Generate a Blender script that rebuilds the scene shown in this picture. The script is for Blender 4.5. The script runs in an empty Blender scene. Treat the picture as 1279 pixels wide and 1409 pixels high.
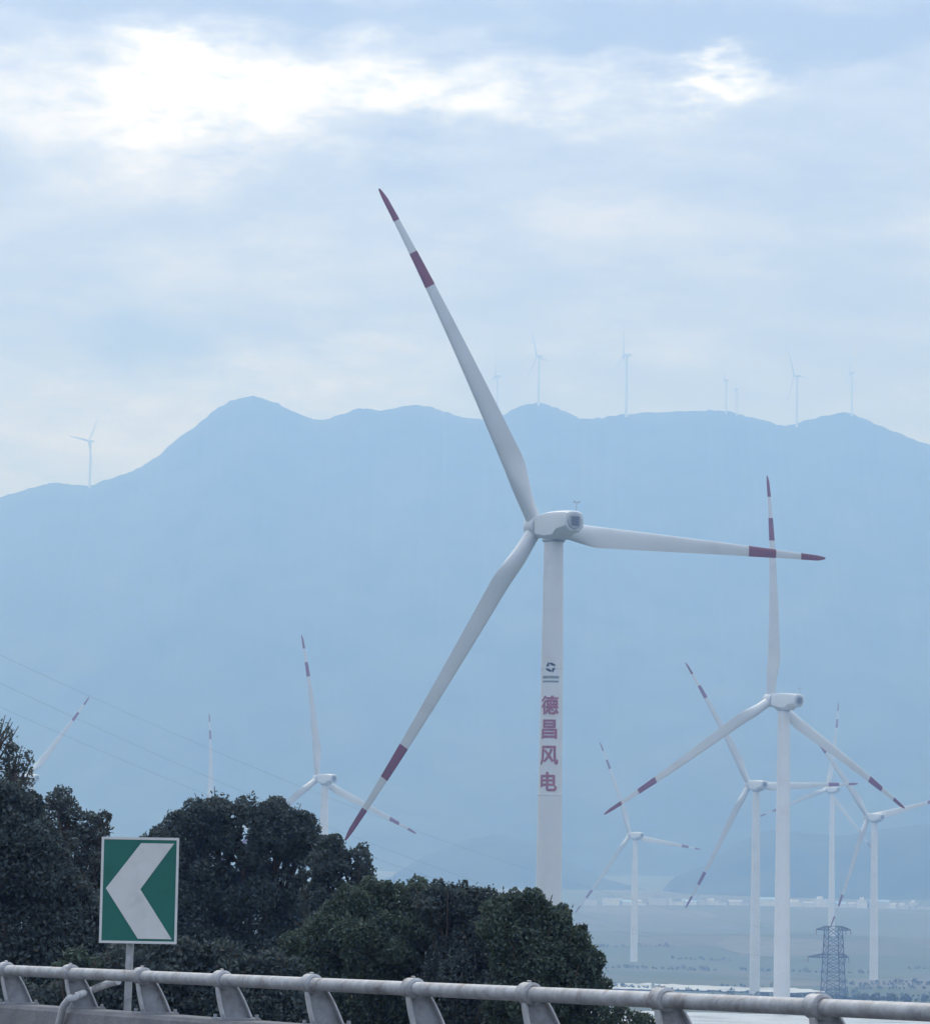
import bpy, bmesh, math, random
import numpy as np
from mathutils import Vector, Matrix, noise

R = math.radians
scene = bpy.context.scene
COL = scene.collection

# ------------------------------------------------------------------ camera
F = 5000.0                       # focal length in photograph pixels (1279 x 1409)
CX, CY, HOR = 639.5, 704.5, 1255.0
CAM_Z = 1.6
PITCH = math.atan((HOR - CY) / F)
ROLL = R(1.0)
cam_d = bpy.data.cameras.new("camera")
cam_d.sensor_fit = 'VERTICAL'
cam_d.sensor_height = 36.0
cam_d.lens = F / 1409.0 * 36.0
cam_d.clip_start = 0.5
cam_d.clip_end = 40000
cam = bpy.data.objects.new("camera", cam_d)
COL.objects.link(cam)
CAM_M = (Matrix.Translation((0, 0, CAM_Z)) @ Matrix.Rotation(math.pi / 2 + PITCH, 4, 'X')
         @ Matrix.Rotation(ROLL, 4, 'Z'))
cam.matrix_world = CAM_M
scene.camera = cam


def P(px, py, y):
    """world point seen at pixel (px, py) of the photograph, y metres in front of the camera"""
    d = CAM_M.to_3x3() @ Vector(((px - CX) / F, -(py - CY) / F, -1.0))
    return Vector((0, 0, CAM_Z)) + d * (y / d.y)


# ------------------------------------------------------------------ sky, sun, exposure
SUN_EL, SUN_AZ = R(48), R(-22)        # azimuth from +Y towards +X: ahead of the camera, a little left
scene.view_settings.view_transform = 'Standard'
scene.view_settings.look = 'None'
scene.view_settings.gamma = 1.0
scene.view_settings.use_curve_mapping = False
scene.view_settings.exposure = 0.0
scene.cycles.volume_bounces = 1
scene.cycles.max_bounces = 6

world = bpy.data.worlds.new("World")
scene.world = world
world.use_nodes = True
WT = world.node_tree
WT.nodes.clear()


class NB:
    """small helper for node maths"""
    def __init__(s, tree): s.t = tree
    def node(s, typ, **kw):
        n = s.t.nodes.new(typ)
        for k, v in kw.items():
            setattr(n, k, v)
        return n
    def put(s, sock, v):
        if isinstance(v, bpy.types.NodeSocket): s.t.links.new(v, sock)
        else: sock.default_value = v
    def m(s, op, a, b=0.0, c=0.0, clamp=False):
        n = s.node('ShaderNodeMath', operation=op, use_clamp=clamp)
        for i, v in enumerate((a, b, c)): s.put(n.inputs[i], v)
        return n.outputs[0]
    def noise(s, vec, scale, detail=4.0, rough=0.5, dist=0.0, color=False):
        n = s.node('ShaderNodeTexNoise')
        if vec is not None: s.put(n.inputs['Vector'], vec)
        n.inputs['Scale'].default_value = scale
        n.inputs['Detail'].default_value = detail
        n.inputs['Roughness'].default_value = rough
        n.inputs['Distortion'].default_value = dist
        return n.outputs['Color' if color else 'Fac']
    def ramp(s, fac, stops, interp='LINEAR'):
        n = s.node('ShaderNodeValToRGB')
        n.color_ramp.interpolation = interp
        el = n.color_ramp.elements
        while len(el) < len(stops): el.new(0.5)
        for e, (p, c) in zip(el, stops):
            e.position = p
            e.color = (*c, 1) if len(c) == 3 else c
        s.put(n.inputs[0], fac)
        return n.outputs[0]
    def mix(s, fac, a, b, blend='MIX'):
        n = s.node('ShaderNodeMix', data_type='RGBA', blend_type=blend)
        s.put(n.inputs[0], fac)
        for sock, v in ((n.inputs[6], a), (n.inputs[7], b)):
            if isinstance(v, tuple) and len(v) == 3: v = (*v, 1)
            s.put(sock, v)
        return n.outputs[2]
    def maprange(s, v, a, b, c, d, smooth=True):
        n = s.node('ShaderNodeMapRange', interpolation_type='SMOOTHSTEP' if smooth else 'LINEAR')
        for i, x in enumerate((v, a, b, c, d)): s.put(n.inputs[i], x)
        return n.outputs[0]
    def comb(s, x, y, z):
        n = s.node('ShaderNodeCombineXYZ')
        for i, v in enumerate((x, y, z)): s.put(n.inputs[i], v)
        return n.outputs[0]


def build_world():
    w = NB(WT)
    tc = w.node('ShaderNodeTexCoord')
    sep = w.node('ShaderNodeSeparateXYZ')
    WT.links.new(tc.outputs['Generated'], sep.inputs[0])
    x, y, z = sep.outputs
    # cloud deck: directions projected onto a layer overhead, so that banks flatten towards the horizon
    zz = w.m('ADD', w.m('MAXIMUM', z, 0.0), 0.16)
    layer = w.comb(w.m('DIVIDE', x, zz), w.m('DIVIDE', y, zz), 0.0)
    n1 = w.noise(layer, 1.6, 6, 0.55, 0.35)
    n2 = w.noise(layer, 5.0, 6, 0.6, 0.2)
    warp = w.noise(layer, 9.0, 5, 0.6)
    # thin places in the deck, described by azimuth and elevation
    az = w.m('ARCTAN2', x, y)
    el = w.m('ARCSINE', z)
    fine = w.comb(w.m('MULTIPLY', az, 26.0), w.m('MULTIPLY', el, 60.0), 0.0)
    wx = w.noise(fine, 0.9, 5, 0.55)
    n3 = w.noise(fine, 3.2, 7, 0.68, 0.3)
    wy = w.noise(fine, 1.5, 5, 0.55)
    azw = w.m('ADD', az, w.m('MULTIPLY', w.m('SUBTRACT', wx, 0.5), 0.055))
    elw = w.m('ADD', el, w.m('MULTIPLY', w.m('SUBTRACT', wy, 0.5), 0.026))
    def blobs(table):
      total = None
      for px, py, sx, sy, amp in table:
        d = (P(px, py, 1.0) - Vector((0, 0, CAM_Z))).normalized()
        a0, e0 = math.atan2(d.x, d.y), math.asin(d.z)
        q = w.m('ADD', w.m('POWER', w.m('ABSOLUTE', w.m('DIVIDE', w.m('SUBTRACT', azw, a0), sx / F)), 2.0),
                w.m('POWER', w.m('ABSOLUTE', w.m('DIVIDE', w.m('SUBTRACT', elw, e0), sy / F)), 2.0))
        g = w.m('MULTIPLY', w.m('EXPONENT', w.m('MULTIPLY', q, -1.0)), amp)
        total = g if total is None else w.m('ADD', total, g)
      return total
    total, dark = blobs(SKY_GAPS), blobs(SKY_BANKS)
    streak = w.noise(w.comb(w.m('MULTIPLY', az, 9.0), w.m('MULTIPLY', el, 34.0), 4.0), 1.0, 6, 0.55, 0.4)
    shade = w.m('ADD', w.m('MULTIPLY', n1, 0.30), w.m('MULTIPLY', w.m('ADD', n2, streak), 0.25))
    shade = w.m('ADD', shade, w.m('MULTIPLY', warp, 0.2))
    shade = w.m('ADD', shade, w.m('MULTIPLY', dark, -0.75))
    body = w.ramp(shade, [(0.35, CL_DARK), (0.48, CL_MID), (0.62, CL_LIGHT)])
    lit = w.m('MULTIPLY', w.m('MAXIMUM', w.m('SUBTRACT', total, 0.03), 0.0), w.maprange(w.m('ADD', w.m('MULTIPLY', wx, 0.5), w.m('MULTIPLY', n3, 0.5)), 0.36, 0.64, 0.35, 1.35))
    hot = w.mix(1.0, body, w.mix(1.0, CL_HOT, w.comb(lit, lit, lit), 'MULTIPLY'), 'ADD')
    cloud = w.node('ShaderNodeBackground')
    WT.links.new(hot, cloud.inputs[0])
    w.put(cloud.inputs[1], w.m('MULTIPLY', w.m('ADD', 1.0, w.m('MULTIPLY', w.m('MAXIMUM', z, 0.0), 4.5)), CLOUD_STRENGTH))   # overcast, brighter overhead; rise to unseen zenith steepened to add light to the haze
    sky = w.node('ShaderNodeTexSky', sky_type='NISHITA', sun_disc=False)
    sky.sun_elevation = SUN_EL
    sky.sun_rotation = SUN_AZ
    sky.air_density, sky.dust_density = 1.0, 2.0
    clear = w.node('ShaderNodeBackground')
    WT.links.new(sky.outputs[0], clear.inputs[0])
    clear.inputs[1].default_value = 0.12
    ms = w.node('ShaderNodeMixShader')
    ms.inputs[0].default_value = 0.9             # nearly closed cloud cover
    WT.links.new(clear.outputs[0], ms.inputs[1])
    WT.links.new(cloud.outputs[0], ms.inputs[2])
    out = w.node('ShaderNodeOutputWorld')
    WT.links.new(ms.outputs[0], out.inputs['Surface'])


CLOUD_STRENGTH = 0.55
CL_DARK, CL_MID, CL_LIGHT = (0.275, 0.355, 0.55), (0.47, 0.565, 0.79), (0.83, 0.90, 1.08)
CL_HOT = (1.05, 1.12, 1.28)
SKY_GAPS = [(235, 90, 80, 50, 0.62), (270, 145, 130, 50, 0.5), (330, 130, 280, 80, 0.30), (560, 125, 180, 48, 0.42), (640, 150, 160, 30, 0.2),
            (985, 108, 85, 20, 0.70), (900, 125, 300, 50, 0.22), (230, 240, 110, 50, 0.22), (60, 130, 140, 80, 0.22),
            (480, 500, 190, 50, 0.22), (380, 550, 200, 45, 0.14), (150, 590, 240, 80, 0.12)]
SKY_BANKS = [(850, 20, 420, 60, 0.24), (80, 10, 260, 50, 0.2), (1150, 60, 200, 40, 0.12), (420, 20, 200, 25, 0.1), (500, 250, 500, 50, 0.10), (100, 460, 260, 40, 0.16),
             (700, 380, 320, 60, 0.08), (900, 520, 350, 50, 0.05)]
build_world()

sun_d = bpy.data.lights.new("sun", 'SUN')
sun_d.energy = 1.4
sun_d.angle = R(14)
sun_d.color = (1.0, 0.97, 0.93)
sun = bpy.data.objects.new("sun", sun_d)
COL.objects.link(sun)
to_sun = Vector((math.sin(SUN_AZ) * math.cos(SUN_EL), math.cos(SUN_AZ) * math.cos(SUN_EL), math.sin(SUN_EL)))
sun.rotation_euler = to_sun.to_track_quat('Z', 'Y').to_euler()
sun.location = (0, 0, 60)
HAZE_DENSITY = 3.6e-4
HAZE_COLOR = (0.26, 0.475, 1.0)
HAZE_ANISO = 0.35

# ------------------------------------------------------------------ helpers


def link(name, me, mat=None, parent=None):
    o = bpy.data.objects.new(name, me)
    COL.objects.link(o)
    if mat is not None and me is not None and len(me.materials) == 0:
        me.materials.append(mat)
    if parent is not None:
        o.parent = parent
    return o


def obj(name, bm, mat, parent=None, smooth=None):
    bmesh.ops.recalc_face_normals(bm, faces=bm.faces)
    me = bpy.data.meshes.new(name)
    bm.to_mesh(me)
    bm.free()
    if smooth is not None:
        shade_by_angle(me, smooth)
    return link(name, me, mat, parent)


def shade_by_angle(me, deg):
    for p in me.polygons: p.use_smooth = True
    bm = bmesh.new(); bm.from_mesh(me)
    for e in bm.edges:
        e.smooth = not (len(e.link_faces) == 2 and e.calc_face_angle(0) > R(deg))
    bm.to_mesh(me); bm.free()


def thing(name, label, cat, loc=(0, 0, 0), rotz=0.0, group=None):
    o = bpy.data.objects.new(name, None)
    COL.objects.link(o)
    o.location = loc
    o.rotation_euler = (0, 0, rotz)
    o.empty_display_size = 0.5
    return tag(o, label, cat, group)


def tag(o, label, cat, group=None):
    o['label'] = label
    o['category'] = cat
    if group: o['group'] = group
    return o


def struct(o):
    o['kind'] = 'structure'
    return o


def box(bm, lo, hi, bevel=0.0, M=None):
    g = bmesh.ops.create_cube(bm, size=1.0)
    for v in g['verts']:
        v.co = Vector([(lo[i] + hi[i]) / 2 + v.co[i] * (hi[i] - lo[i]) for i in range(3)])
    if bevel:
        es = list({e for v in g['verts'] for e in v.link_edges})
        r = bmesh.ops.bevel(bm, geom=es, offset=bevel, segments=2, affect='EDGES', profile=0.6)
        vs = list({v for f in r['faces'] for v in f.verts} | {v for v in g['verts'] if v.is_valid})
    else:
        vs = g['verts']
    if M is not None:
        for v in vs: v.co = M @ v.co


def rings(bm, secs, cap=True, closed=True):
    """skin a list of point rings"""
    vr = [[bm.verts.new(p) for p in s] for s in secs]
    n = len(vr[0])
    for a, b in zip(vr, vr[1:]):
        for i in range(n if closed else n - 1):
            j = (i + 1) % n
            bm.faces.new((a[i], a[j], b[j], b[i]))
    if cap and closed:
        bm.faces.new(vr[0][::-1]); bm.faces.new(vr[-1])
    return vr


def lathe(bm, prof, n=24, axis='Z', origin=(0, 0, 0)):
    o = Vector(origin)
    secs = []
    for r, h in prof:
        s = []
        for i in range(n):
            a = 2 * math.pi * i / n
            c, d = r * math.cos(a), r * math.sin(a)
            s.append(o + (Vector((c, d, h)) if axis == 'Z' else Vector((d, h, c)) if axis == 'Y' else Vector((h, c, d))))
        secs.append(s)
    rings(bm, secs)


def tube(bm, pts, rad, n=8):
    pts = [Vector(p) for p in pts]
    if not hasattr(rad, '__len__'): rad = [rad] * len(pts)
    up = None
    secs = []
    for i, p in enumerate(pts):
        t = (pts[min(i + 1, len(pts) - 1)] - pts[max(i - 1, 0)]).normalized()
        if up is None:
            up = Vector((0, 0, 1)) if abs(t.z) < 0.9 else Vector((1, 0, 0))
        a = t.cross(up).normalized()
        b = a.cross(t).normalized()
        up = b
        secs.append([p + (a * math.cos(2 * math.pi * k / n) + b * math.sin(2 * math.pi * k / n)) * rad[i] for k in range(n)])
    rings(bm, secs)


def strut(bm, a, b, r):
    tube(bm, [a, b], r, 4)


# ------------------------------------------------------------------ materials
MATS = {}


def material(name, base, rough=0.6, metal=0.0, spec=0.5, var=0.0, vscale=1.0, stain=None, stain_scale=2.0,
             stain_amt=0.5, bump=0.0, bscale=20.0, coords='Object'):
    m = bpy.data.materials.new(name)
    m.use_nodes = True
    b = NB(m.node_tree)
    bs = m.node_tree.nodes['Principled BSDF']
    tc = b.node('ShaderNodeTexCoord')
    vec = tc.outputs[coords]
    col = (*base, 1)
    if var:
        n = b.noise(vec, vscale, 5, 0.6)
        lo = tuple(max(0, c * (1 - var)) for c in base); hi = tuple(min(1, c * (1 + var)) for c in base)
        col = b.ramp(n, [(0.3, lo), (0.7, hi)])
    if stain:
        n = b.noise(vec, stain_scale, 6, 0.65, 0.3)
        f = b.maprange(n, 0.48, 0.72, 0.0, stain_amt)
        col = b.mix(f, col, stain)
    b.put(bs.inputs['Base Color'], col)
    bs.inputs['Roughness'].default_value = rough
    bs.inputs['Metallic'].default_value = metal
    bs.inputs['Specular IOR Level'].default_value = spec
    if bump:
        bn = b.node('ShaderNodeBump')
        bn.inputs['Strength'].default_value = bump
        bn.inputs['Distance'].default_value = 0.02
        m.node_tree.links.new(b.noise(vec, bscale, 4, 0.6), bn.inputs['Height'])
        m.node_tree.links.new(bn.outputs[0], bs.inputs['Normal'])
    MATS[name] = m
    return m


material('turbine_paint', (0.55, 0.58, 0.595), 0.42, var=0.05, vscale=0.12, stain=(0.45, 0.44, 0.42), stain_scale=0.25, stain_amt=0.35)
material('tower_paint', (0.62, 0.64, 0.66), 0.5, var=0.05, vscale=0.15, stain=(0.46, 0.43, 0.41), stain_scale=0.3, stain_amt=0.35)
material('nacelle_grey', (0.33, 0.36, 0.37), 0.5, var=0.1, vscale=0.6)
material('seam_dark', (0.06, 0.07, 0.08), 0.6)
material('band_red', (0.17, 0.022, 0.026), 0.5, var=0.15, vscale=0.5)
material('letter_red', (0.30, 0.10, 0.14), 0.6, var=0.25, vscale=1.5)
material('logo_dark', (0.02, 0.035, 0.06), 0.6)
material('logo_grey', (0.16, 0.22, 0.24), 0.6)
material('galvanised', (0.35, 0.36, 0.365), 0.55, metal=0.15, var=0.3, vscale=9, stain=(0.12, 0.10, 0.09), stain_scale=4.5, stain_amt=0.85, bump=0.15, bscale=60)
material('post_steel', (0.27, 0.28, 0.29), 0.6, metal=0.1, var=0.2, vscale=12, stain=(0.16, 0.14, 0.13), stain_scale=8, stain_amt=0.6, bump=0.2, bscale=50)
material('flange_steel', (0.50, 0.51, 0.51), 0.5, metal=0.15, var=0.15, vscale=10, stain=(0.25, 0.2, 0.18), stain_scale=9, stain_amt=0.5)
material('concrete', (0.15, 0.15, 0.155), 0.9, var=0.2, vscale=3, stain=(0.11, 0.11, 0.11), stain_scale=5, stain_amt=0.6, bump=0.5, bscale=25)
material('sign_green', (0.008, 0.13, 0.095), 0.45, var=0.12, vscale=4)
material('sign_white', (0.62, 0.63, 0.60), 0.5, var=0.05, vscale=5, stain=(0.45, 0.46, 0.44), stain_scale=6, stain_amt=0.4)
material('sign_back', (0.35, 0.36, 0.36), 0.5, metal=0.4)
material('pylon_steel', (0.09, 0.095, 0.10), 0.6, metal=0.3)
material('wire', (0.05, 0.05, 0.055), 0.6)
material('insulator', (0.22, 0.16, 0.13), 0.3)
material('asphalt', (0.05, 0.05, 0.052), 0.9, var=0.2, vscale=2, bump=0.4, bscale=90)
material('line_paint', (0.7, 0.7, 0.68), 0.7, stain=(0.3, 0.3, 0.3), stain_scale=4, stain_amt=0.5)
material('bark', (0.09, 0.07, 0.055), 0.9, var=0.3, vscale=4, bump=0.5, bscale=12)
material('wall_white', (0.64, 0.64, 0.64), 0.8, var=0.08, vscale=0.2)
material('wall_cream', (0.5, 0.49, 0.46), 0.8, var=0.08, vscale=0.2)
material('roof_grey', (0.30, 0.31, 0.33), 0.8)
material('roof_blue', (0.20, 0.32, 0.48), 0.6)
material('glass_dark', (0.03, 0.04, 0.05), 0.2)
material('forest', (0.035, 0.055, 0.038), 0.95, var=0.45, vscale=0.012, spec=0.1, stain=(0.075, 0.075, 0.05), stain_scale=0.006, stain_amt=0.5)
material('film', (0.75, 0.77, 0.77), 0.35, var=0.06, vscale=0.05)


def foliage(name, dark, light, warm):
    m = bpy.data.materials.new(name)
    m.use_nodes = True
    b = NB(m.node_tree)
    bs = m.node_tree.nodes['Principled BSDF']
    at = b.node('ShaderNodeAttribute', attribute_name='leaf')
    sp = b.node('ShaderNodeSeparateColor')
    m.node_tree.links.new(at.outputs['Color'], sp.inputs[0])
    c = b.mix(sp.outputs[0], dark, light)
    c = b.mix(b.maprange(sp.outputs[1], 0.85, 1.0, 0.0, 0.8), c, warm)
    b.put(bs.inputs['Base Color'], c)
    bs.inputs['Roughness'].default_value = 0.75
    bs.inputs['Specular IOR Level'].default_value = 0.15
    tr = b.node('ShaderNodeBsdfTranslucent')
    b.put(tr.inputs[0], c)
    ms = b.node('ShaderNodeMixShader')
    ms.inputs[0].default_value = 0.22
    m.node_tree.links.new(bs.outputs[0], ms.inputs[1])
    m.node_tree.links.new(tr.outputs[0], ms.inputs[2])
    m.node_tree.links.new(ms.outputs[0], m.node_tree.nodes['Material Output'].inputs['Surface'])
    MATS[name] = m


foliage('leaf_dark', (0.042, 0.060, 0.060), (0.10, 0.125, 0.115), (0.12, 0.11, 0.09))
foliage('leaf_mid', (0.044, 0.068, 0.056), (0.11, 0.145, 0.105), (0.14, 0.14, 0.09))
foliage('leaf_grey', (0.055, 0.072, 0.066), (0.12, 0.14, 0.125), (0.13, 0.10, 0.08))


def ground_material():
    m = bpy.data.materials.new('fields')
    m.use_nodes = True
    b = NB(m.node_tree)
    bs = m.node_tree.nodes['Principled BSDF']
    tc = b.node('ShaderNodeTexCoord')
    vo = b.node('ShaderNodeTexVoronoi')
    mp = b.node('ShaderNodeMapping')
    mp.inputs['Scale'].default_value = (1 / 60, 1 / 110, 0)
    mp.inputs['Rotation'].default_value = (0, 0, 0.4)
    m.node_tree.links.new(tc.outputs['Object'], mp.inputs[0])
    m.node_tree.links.new(mp.outputs[0], vo.inputs['Vector'])
    vo.inputs['Scale'].default_value = 1.0
    sp = b.node('ShaderNodeSeparateColor')
    m.node_tree.links.new(vo.outputs['Color'], sp.inputs[0])
    c = b.ramp(sp.outputs[0], [(0.0, (0.075, 0.10, 0.06)), (0.35, (0.10, 0.12, 0.075)), (0.6, (0.115, 0.12, 0.095)),
                               (0.85, (0.15, 0.15, 0.125)), (1.0, (0.08, 0.09, 0.06))], 'CONSTANT')
    n = b.noise(tc.outputs['Object'], 0.08, 7, 0.7)
    c = b.mix(b.maprange(n, 0.35, 0.65, 0.0, 0.75), c, (0.075, 0.095, 0.065))
    b.put(bs.inputs['Base Color'], c)
    bs.inputs['Roughness'].default_value = 0.95
    bs.inputs['Specular IOR Level'].default_value = 0.1
    MATS['fields'] = m


ground_material()


def river_material():
    m = bpy.data.materials.new('river_water')
    m.use_nodes = True
    b = NB(m.node_tree)
    bs = m.node_tree.nodes['Principled BSDF']
    tc = b.node('ShaderNodeTexCoord')
    n = b.noise(tc.outputs['Object'], 0.045, 7, 0.7)
    b.put(bs.inputs['Base Color'], b.ramp(n, [(0.40, (0.16, 0.165, 0.15)), (0.46, (0.36, 0.38, 0.37)), (0.65, (0.48, 0.50, 0.50))]))
    bs.inputs['Roughness'].default_value = 0.35
    bn = b.node('ShaderNodeBump')
    bn.inputs['Strength'].default_value = 0.6
    bn.inputs['Distance'].default_value = 0.3
    m.node_tree.links.new(b.noise(tc.outputs['Object'], 0.6, 4, 0.6), bn.inputs['Height'])
    m.node_tree.links.new(bn.outputs[0], bs.inputs['Normal'])
    MATS['river_water'] = m


river_material()

# ------------------------------------------------------------------ terrain
RA = P(97, 1339, 32.6)            # two points of the rail's axis
RB = P(1125, 1386, 20.7)
RD = (RB - RA); RD.z = 0
RLEN = RD.length
RD.normalize()                     # along the rail, from far left to near right
OUT = Vector((RD.y, -RD.x, 0)) * -1.0
if OUT.y < 0: OUT = -OUT           # away from the road
GRADE = (RB.z - RA.z) / RLEN


def sstep(t):
    t = max(0.0, min(1.0, t))
    return t * t * (3 - 2 * t)


PROF = [(0, -9.0), (60, -12), (160, -16), (400, -18.5), (560, -19.5), (941, -22.2), (1490, -29.0), (1870, -28.5),
        (2250, -29.5), (2800, -12), (3400, 10), (4200, 30), (5200, 70), (9000, 90)]


def prof(y):
    for (a, p), (b, q) in zip(PROF, PROF[1:]):
        if y <= b:
            return p + (q - p) * sstep((y - a) / (b - a)) if y > a else p
    return PROF[-1][1]


KN = P(1139, 1090, 2380)


def ground_z(x, y):
    g = prof(max(y, 0.0))
    g += 17 * math.exp(-((x - KN.x) ** 2 + (y - KN.y) ** 2) / (2 * 150.0 ** 2))
    if y > 120:
        g += min(1.0, (y - 120) / 900) * 2.2 * noise.noise(Vector((x / 160, y / 260, 3.1)))
    s = (Vector((x, y, 0)) - Vector((RA.x, RA.y, 0))).dot(OUT)    # metres beyond the rail
    top = -0.35 + RA.z * 0
    if s < 70:
        g = top + (g - top) * sstep((s - 0.6) / 55) ** 0.55 if s > 0.6 else top
    return g


def build_ground():
    xs = sorted(set([round(v, 2) for v in
         [-3000, -2600, -2200, -1800, -1400, -1100] + list(range(-900, 901, 45)) + [1100, 1400, 1800, 2200, 2600, 3000]
         + list(range(-100, 101, 10)) + list(range(-30, 31, 3))]))
    ys = sorted(set(list(range(-250, 0, 25)) + list(range(0, 100, 3)) + list(range(100, 300, 12)) + list(range(300, 2600, 40))
                + list(range(2600, 8900, 130)) + [8900]))
    verts = [(x, y, ground_z(x, y)) for y in ys for x in xs]
    nx = len(xs)
    faces = [(j * nx + i, j * nx + i + 1, (j + 1) * nx + i + 1, (j + 1) * nx + i)
             for j in range(len(ys) - 1) for i in range(nx - 1)]
    me = bpy.data.meshes.new('ground')
    me.from_pydata(verts, [], faces)
    for p in me.polygons: p.use_smooth = True
    return struct(link('ground', me, MATS['fields']))


build_ground()

RIDGE = [(-2600, 900), (-1500, 840), (-700, 790), (-300, 730), (-100, 700), (0, 684), (30, 676), (65, 664), (90, 666), (122, 668), (150, 660), (190, 645),
         (215, 630), (240, 607), (275, 583), (300, 560), (325, 549), (350, 544), (380, 555), (410, 570), (440, 580), (470, 570),
         (495, 561), (508, 561), (525, 567), (545, 560), (575, 556), (605, 564), (630, 573), (660, 577), (690, 572), (712, 560), (740, 553), (768, 562),
         (803, 578), (850, 571), (900, 567), (960, 566), (990, 563), (1030, 573), (1080, 587), (1110, 577), (1140, 571),
         (1160, 566), (1190, 577), (1220, 590), (1279, 613), (1400, 650), (1700, 610), (2200, 700), (3000, 760), (4200, 900)]


def lerp_pts(pts, x):
    for (a, p), (b, q) in zip(pts, pts[1:]):
        if x <= b:
            return p + (q - p) * (x - a) / (b - a)
    return pts[-1][1]


RIDGE_Y = 6400.0


def ridge_px(px):
    # gently rounded version of the traced outline plus tree-scale roughness
    v = sum(lerp_pts(RIDGE, px + d) * w for d, w in ((-9, .2), (0, .6), (9, .2)))
    return v + 2.0 * noise.noise(Vector((px / 9.0, 0.3, 0))) + 1.6 * noise.noise(Vector((px / 3.5, 5.3, 0)))


def build_mountain():
    us = [(-2500 + i * 60) for i in range(36)] + [-340 + i * 4 for i in range(490)] + [1620 + i * 60 for i in range(44)]
    ts = [i / 44 for i in range(45)]
    verts, faces = [], []
    for u in us:
        top = P(u, ridge_px(u), RIDGE_Y)
        for t in ts:
            y = 4700 + (RIDGE_Y - 4700) * t
            base = 35.0
            spur = noise.fractal(Vector((top.x / 420, t * 2.6, 1.7)), 1.0, 2.1, 5)
            gully = 1 - abs(noise.noise(Vector((top.x / 210 + 0.9 * t + 0.4 * spur, t * 0.7, 9.2)))) * 2
            h = base + (top.z - base) * (0.72 * t + 0.28 * t * t)
            a = math.sin(math.pi * min(1, t)) ** 0.8
            h += a * (55 * spur - 12 * gully)
            h = min(h, base + (top.z - base) * (y / RIDGE_Y) * (0.93 + 0.07 * t))
            h = max(h, base - 20)
            verts.append((top.x * (0.55 + 0.45 * y / RIDGE_Y) , y, h if t < 1 else top.z))
        for k, t in enumerate((0.12, 0.35, 0.7, 1.0)):
            verts.append((top.x, RIDGE_Y + 1900 * t, top.z * (1 - t) * 0.96 + 20 * t))
    n = len(ts) + 4
    for i in range(len(us) - 1):
        for j in range(n - 1):
            faces.append((i * n + j, (i + 1) * n + j, (i + 1) * n + j + 1, i * n + j + 1))
    me = bpy.data.meshes.new('mountain')
    me.from_pydata(verts, [], faces)
    for p in me.polygons: p.use_smooth = True
    return struct(link('mountain', me, MATS['forest']))


build_mountain()


def build_hill(name, pts, y0, depth):
    """a low wooded foothill with the given outline, standing on the plain"""
    us = np.arange(pts[0][0], pts[-1][0] + 1, 6.0)
    verts, faces = [], []
    ns = 13
    for u in us:
        top = P(u, lerp_pts(pts, u) + 2.0 * noise.noise(Vector((u / 22, y0, 0))) + 1.0 * noise.noise(Vector((u / 8, y0, 2))), y0)
        for k in range(ns):
            s = k / (ns - 1) * 2 - 1
            c = (math.cos(s * math.pi / 2)) ** 1.3
            gz = 5 + 0.0 * c
            h = gz + (top.z - gz) * c + 6 * c * (1 - c) * noise.noise(Vector((top.x / 60, s * 3, 4)))
            verts.append((top.x, y0 + s * depth, h))
    for i in range(len(us) - 1):
        for k in range(ns - 1):
            faces.append((i * ns + k, (i + 1) * ns + k, (i + 1) * ns + k + 1, i * ns + k + 1))
    me = bpy.data.meshes.new(name)
    me.from_pydata(verts, [], faces)
    for p in me.polygons: p.use_smooth = True
    return struct(link(name, me, MATS['forest']))


build_hill('foothill', [(420, 1262), (520, 1215), (590, 1175), (640, 1155), (690, 1147), (740, 1160), (790, 1190), (840, 1212), (900, 1226), (960, 1262)], 4350, 320)
build_hill('foothill', [(880, 1262), (930, 1205), (970, 1190), (1010, 1160), (1060, 1142), (1110, 1146), (1160, 1150), (1220, 1140), (1290, 1132),
                        (1400, 1140), (1520, 1190), (1600, 1262)], 4150, 330)


def ground_at_px(px, py):
    """the point of the plain seen at a pixel"""
    lo, hi = 100.0, 4000.0
    y = lo
    while y < hi:
        p = P(px, py, y)
        if p.z <= ground_z(p.x, y): return p
        y *= 1.004
    return P(px, py, hi)


def build_river():
    # pale, braided river bed on the plain
    def strip(name, upper, lower, xs):
        verts, faces = [], []
        K = 5
        for x in xs:
            a = ground_at_px(x, lerp_pts(upper, x) + 1.6 * noise.noise(Vector((x / 17, 1, 0))))
            b = ground_at_px(x, lerp_pts(lower, x) + 1.8 * noise.noise(Vector((x / 15, 7, 0))))
            for k in range(K):
                q = a.lerp(b, k / (K - 1))
                verts.append((q.x, q.y, ground_z(q.x, q.y) + 0.5))
        for i in range(len(xs) - 1):
            for k in range(K - 1):
                faces.append((i * K + k, (i + 1) * K + k, (i + 1) * K + k + 1, i * K + k + 1))
        me = bpy.data.meshes.new(name)
        me.from_pydata(verts, [], faces)
        struct(link(name, me, MATS['river_water']))
    strip('river', [(400, 1353), (840, 1355), (890, 1355), (1020, 1360), (1090, 1361), (1135, 1366)],
          [(400, 1361), (860, 1363), (900, 1363), (1020, 1366), (1090, 1368), (1135, 1367)], list(range(400, 1136, 7)))
    strip('river_channel', [(700, 1388), (860, 1394), (1000, 1397), (1279, 1404), (1400, 1405)],
          [(700, 1425), (860, 1430), (1000, 1432), (1279, 1440), (1400, 1440)], list(range(700, 1401, 10)))


build_river()

# ------------------------------------------------------------------ road and parapet
def along(s, off=0.0, z=0.0):
    p = RA + RD * s + OUT * off
    return Vector((p.x, p.y, z))


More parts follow.
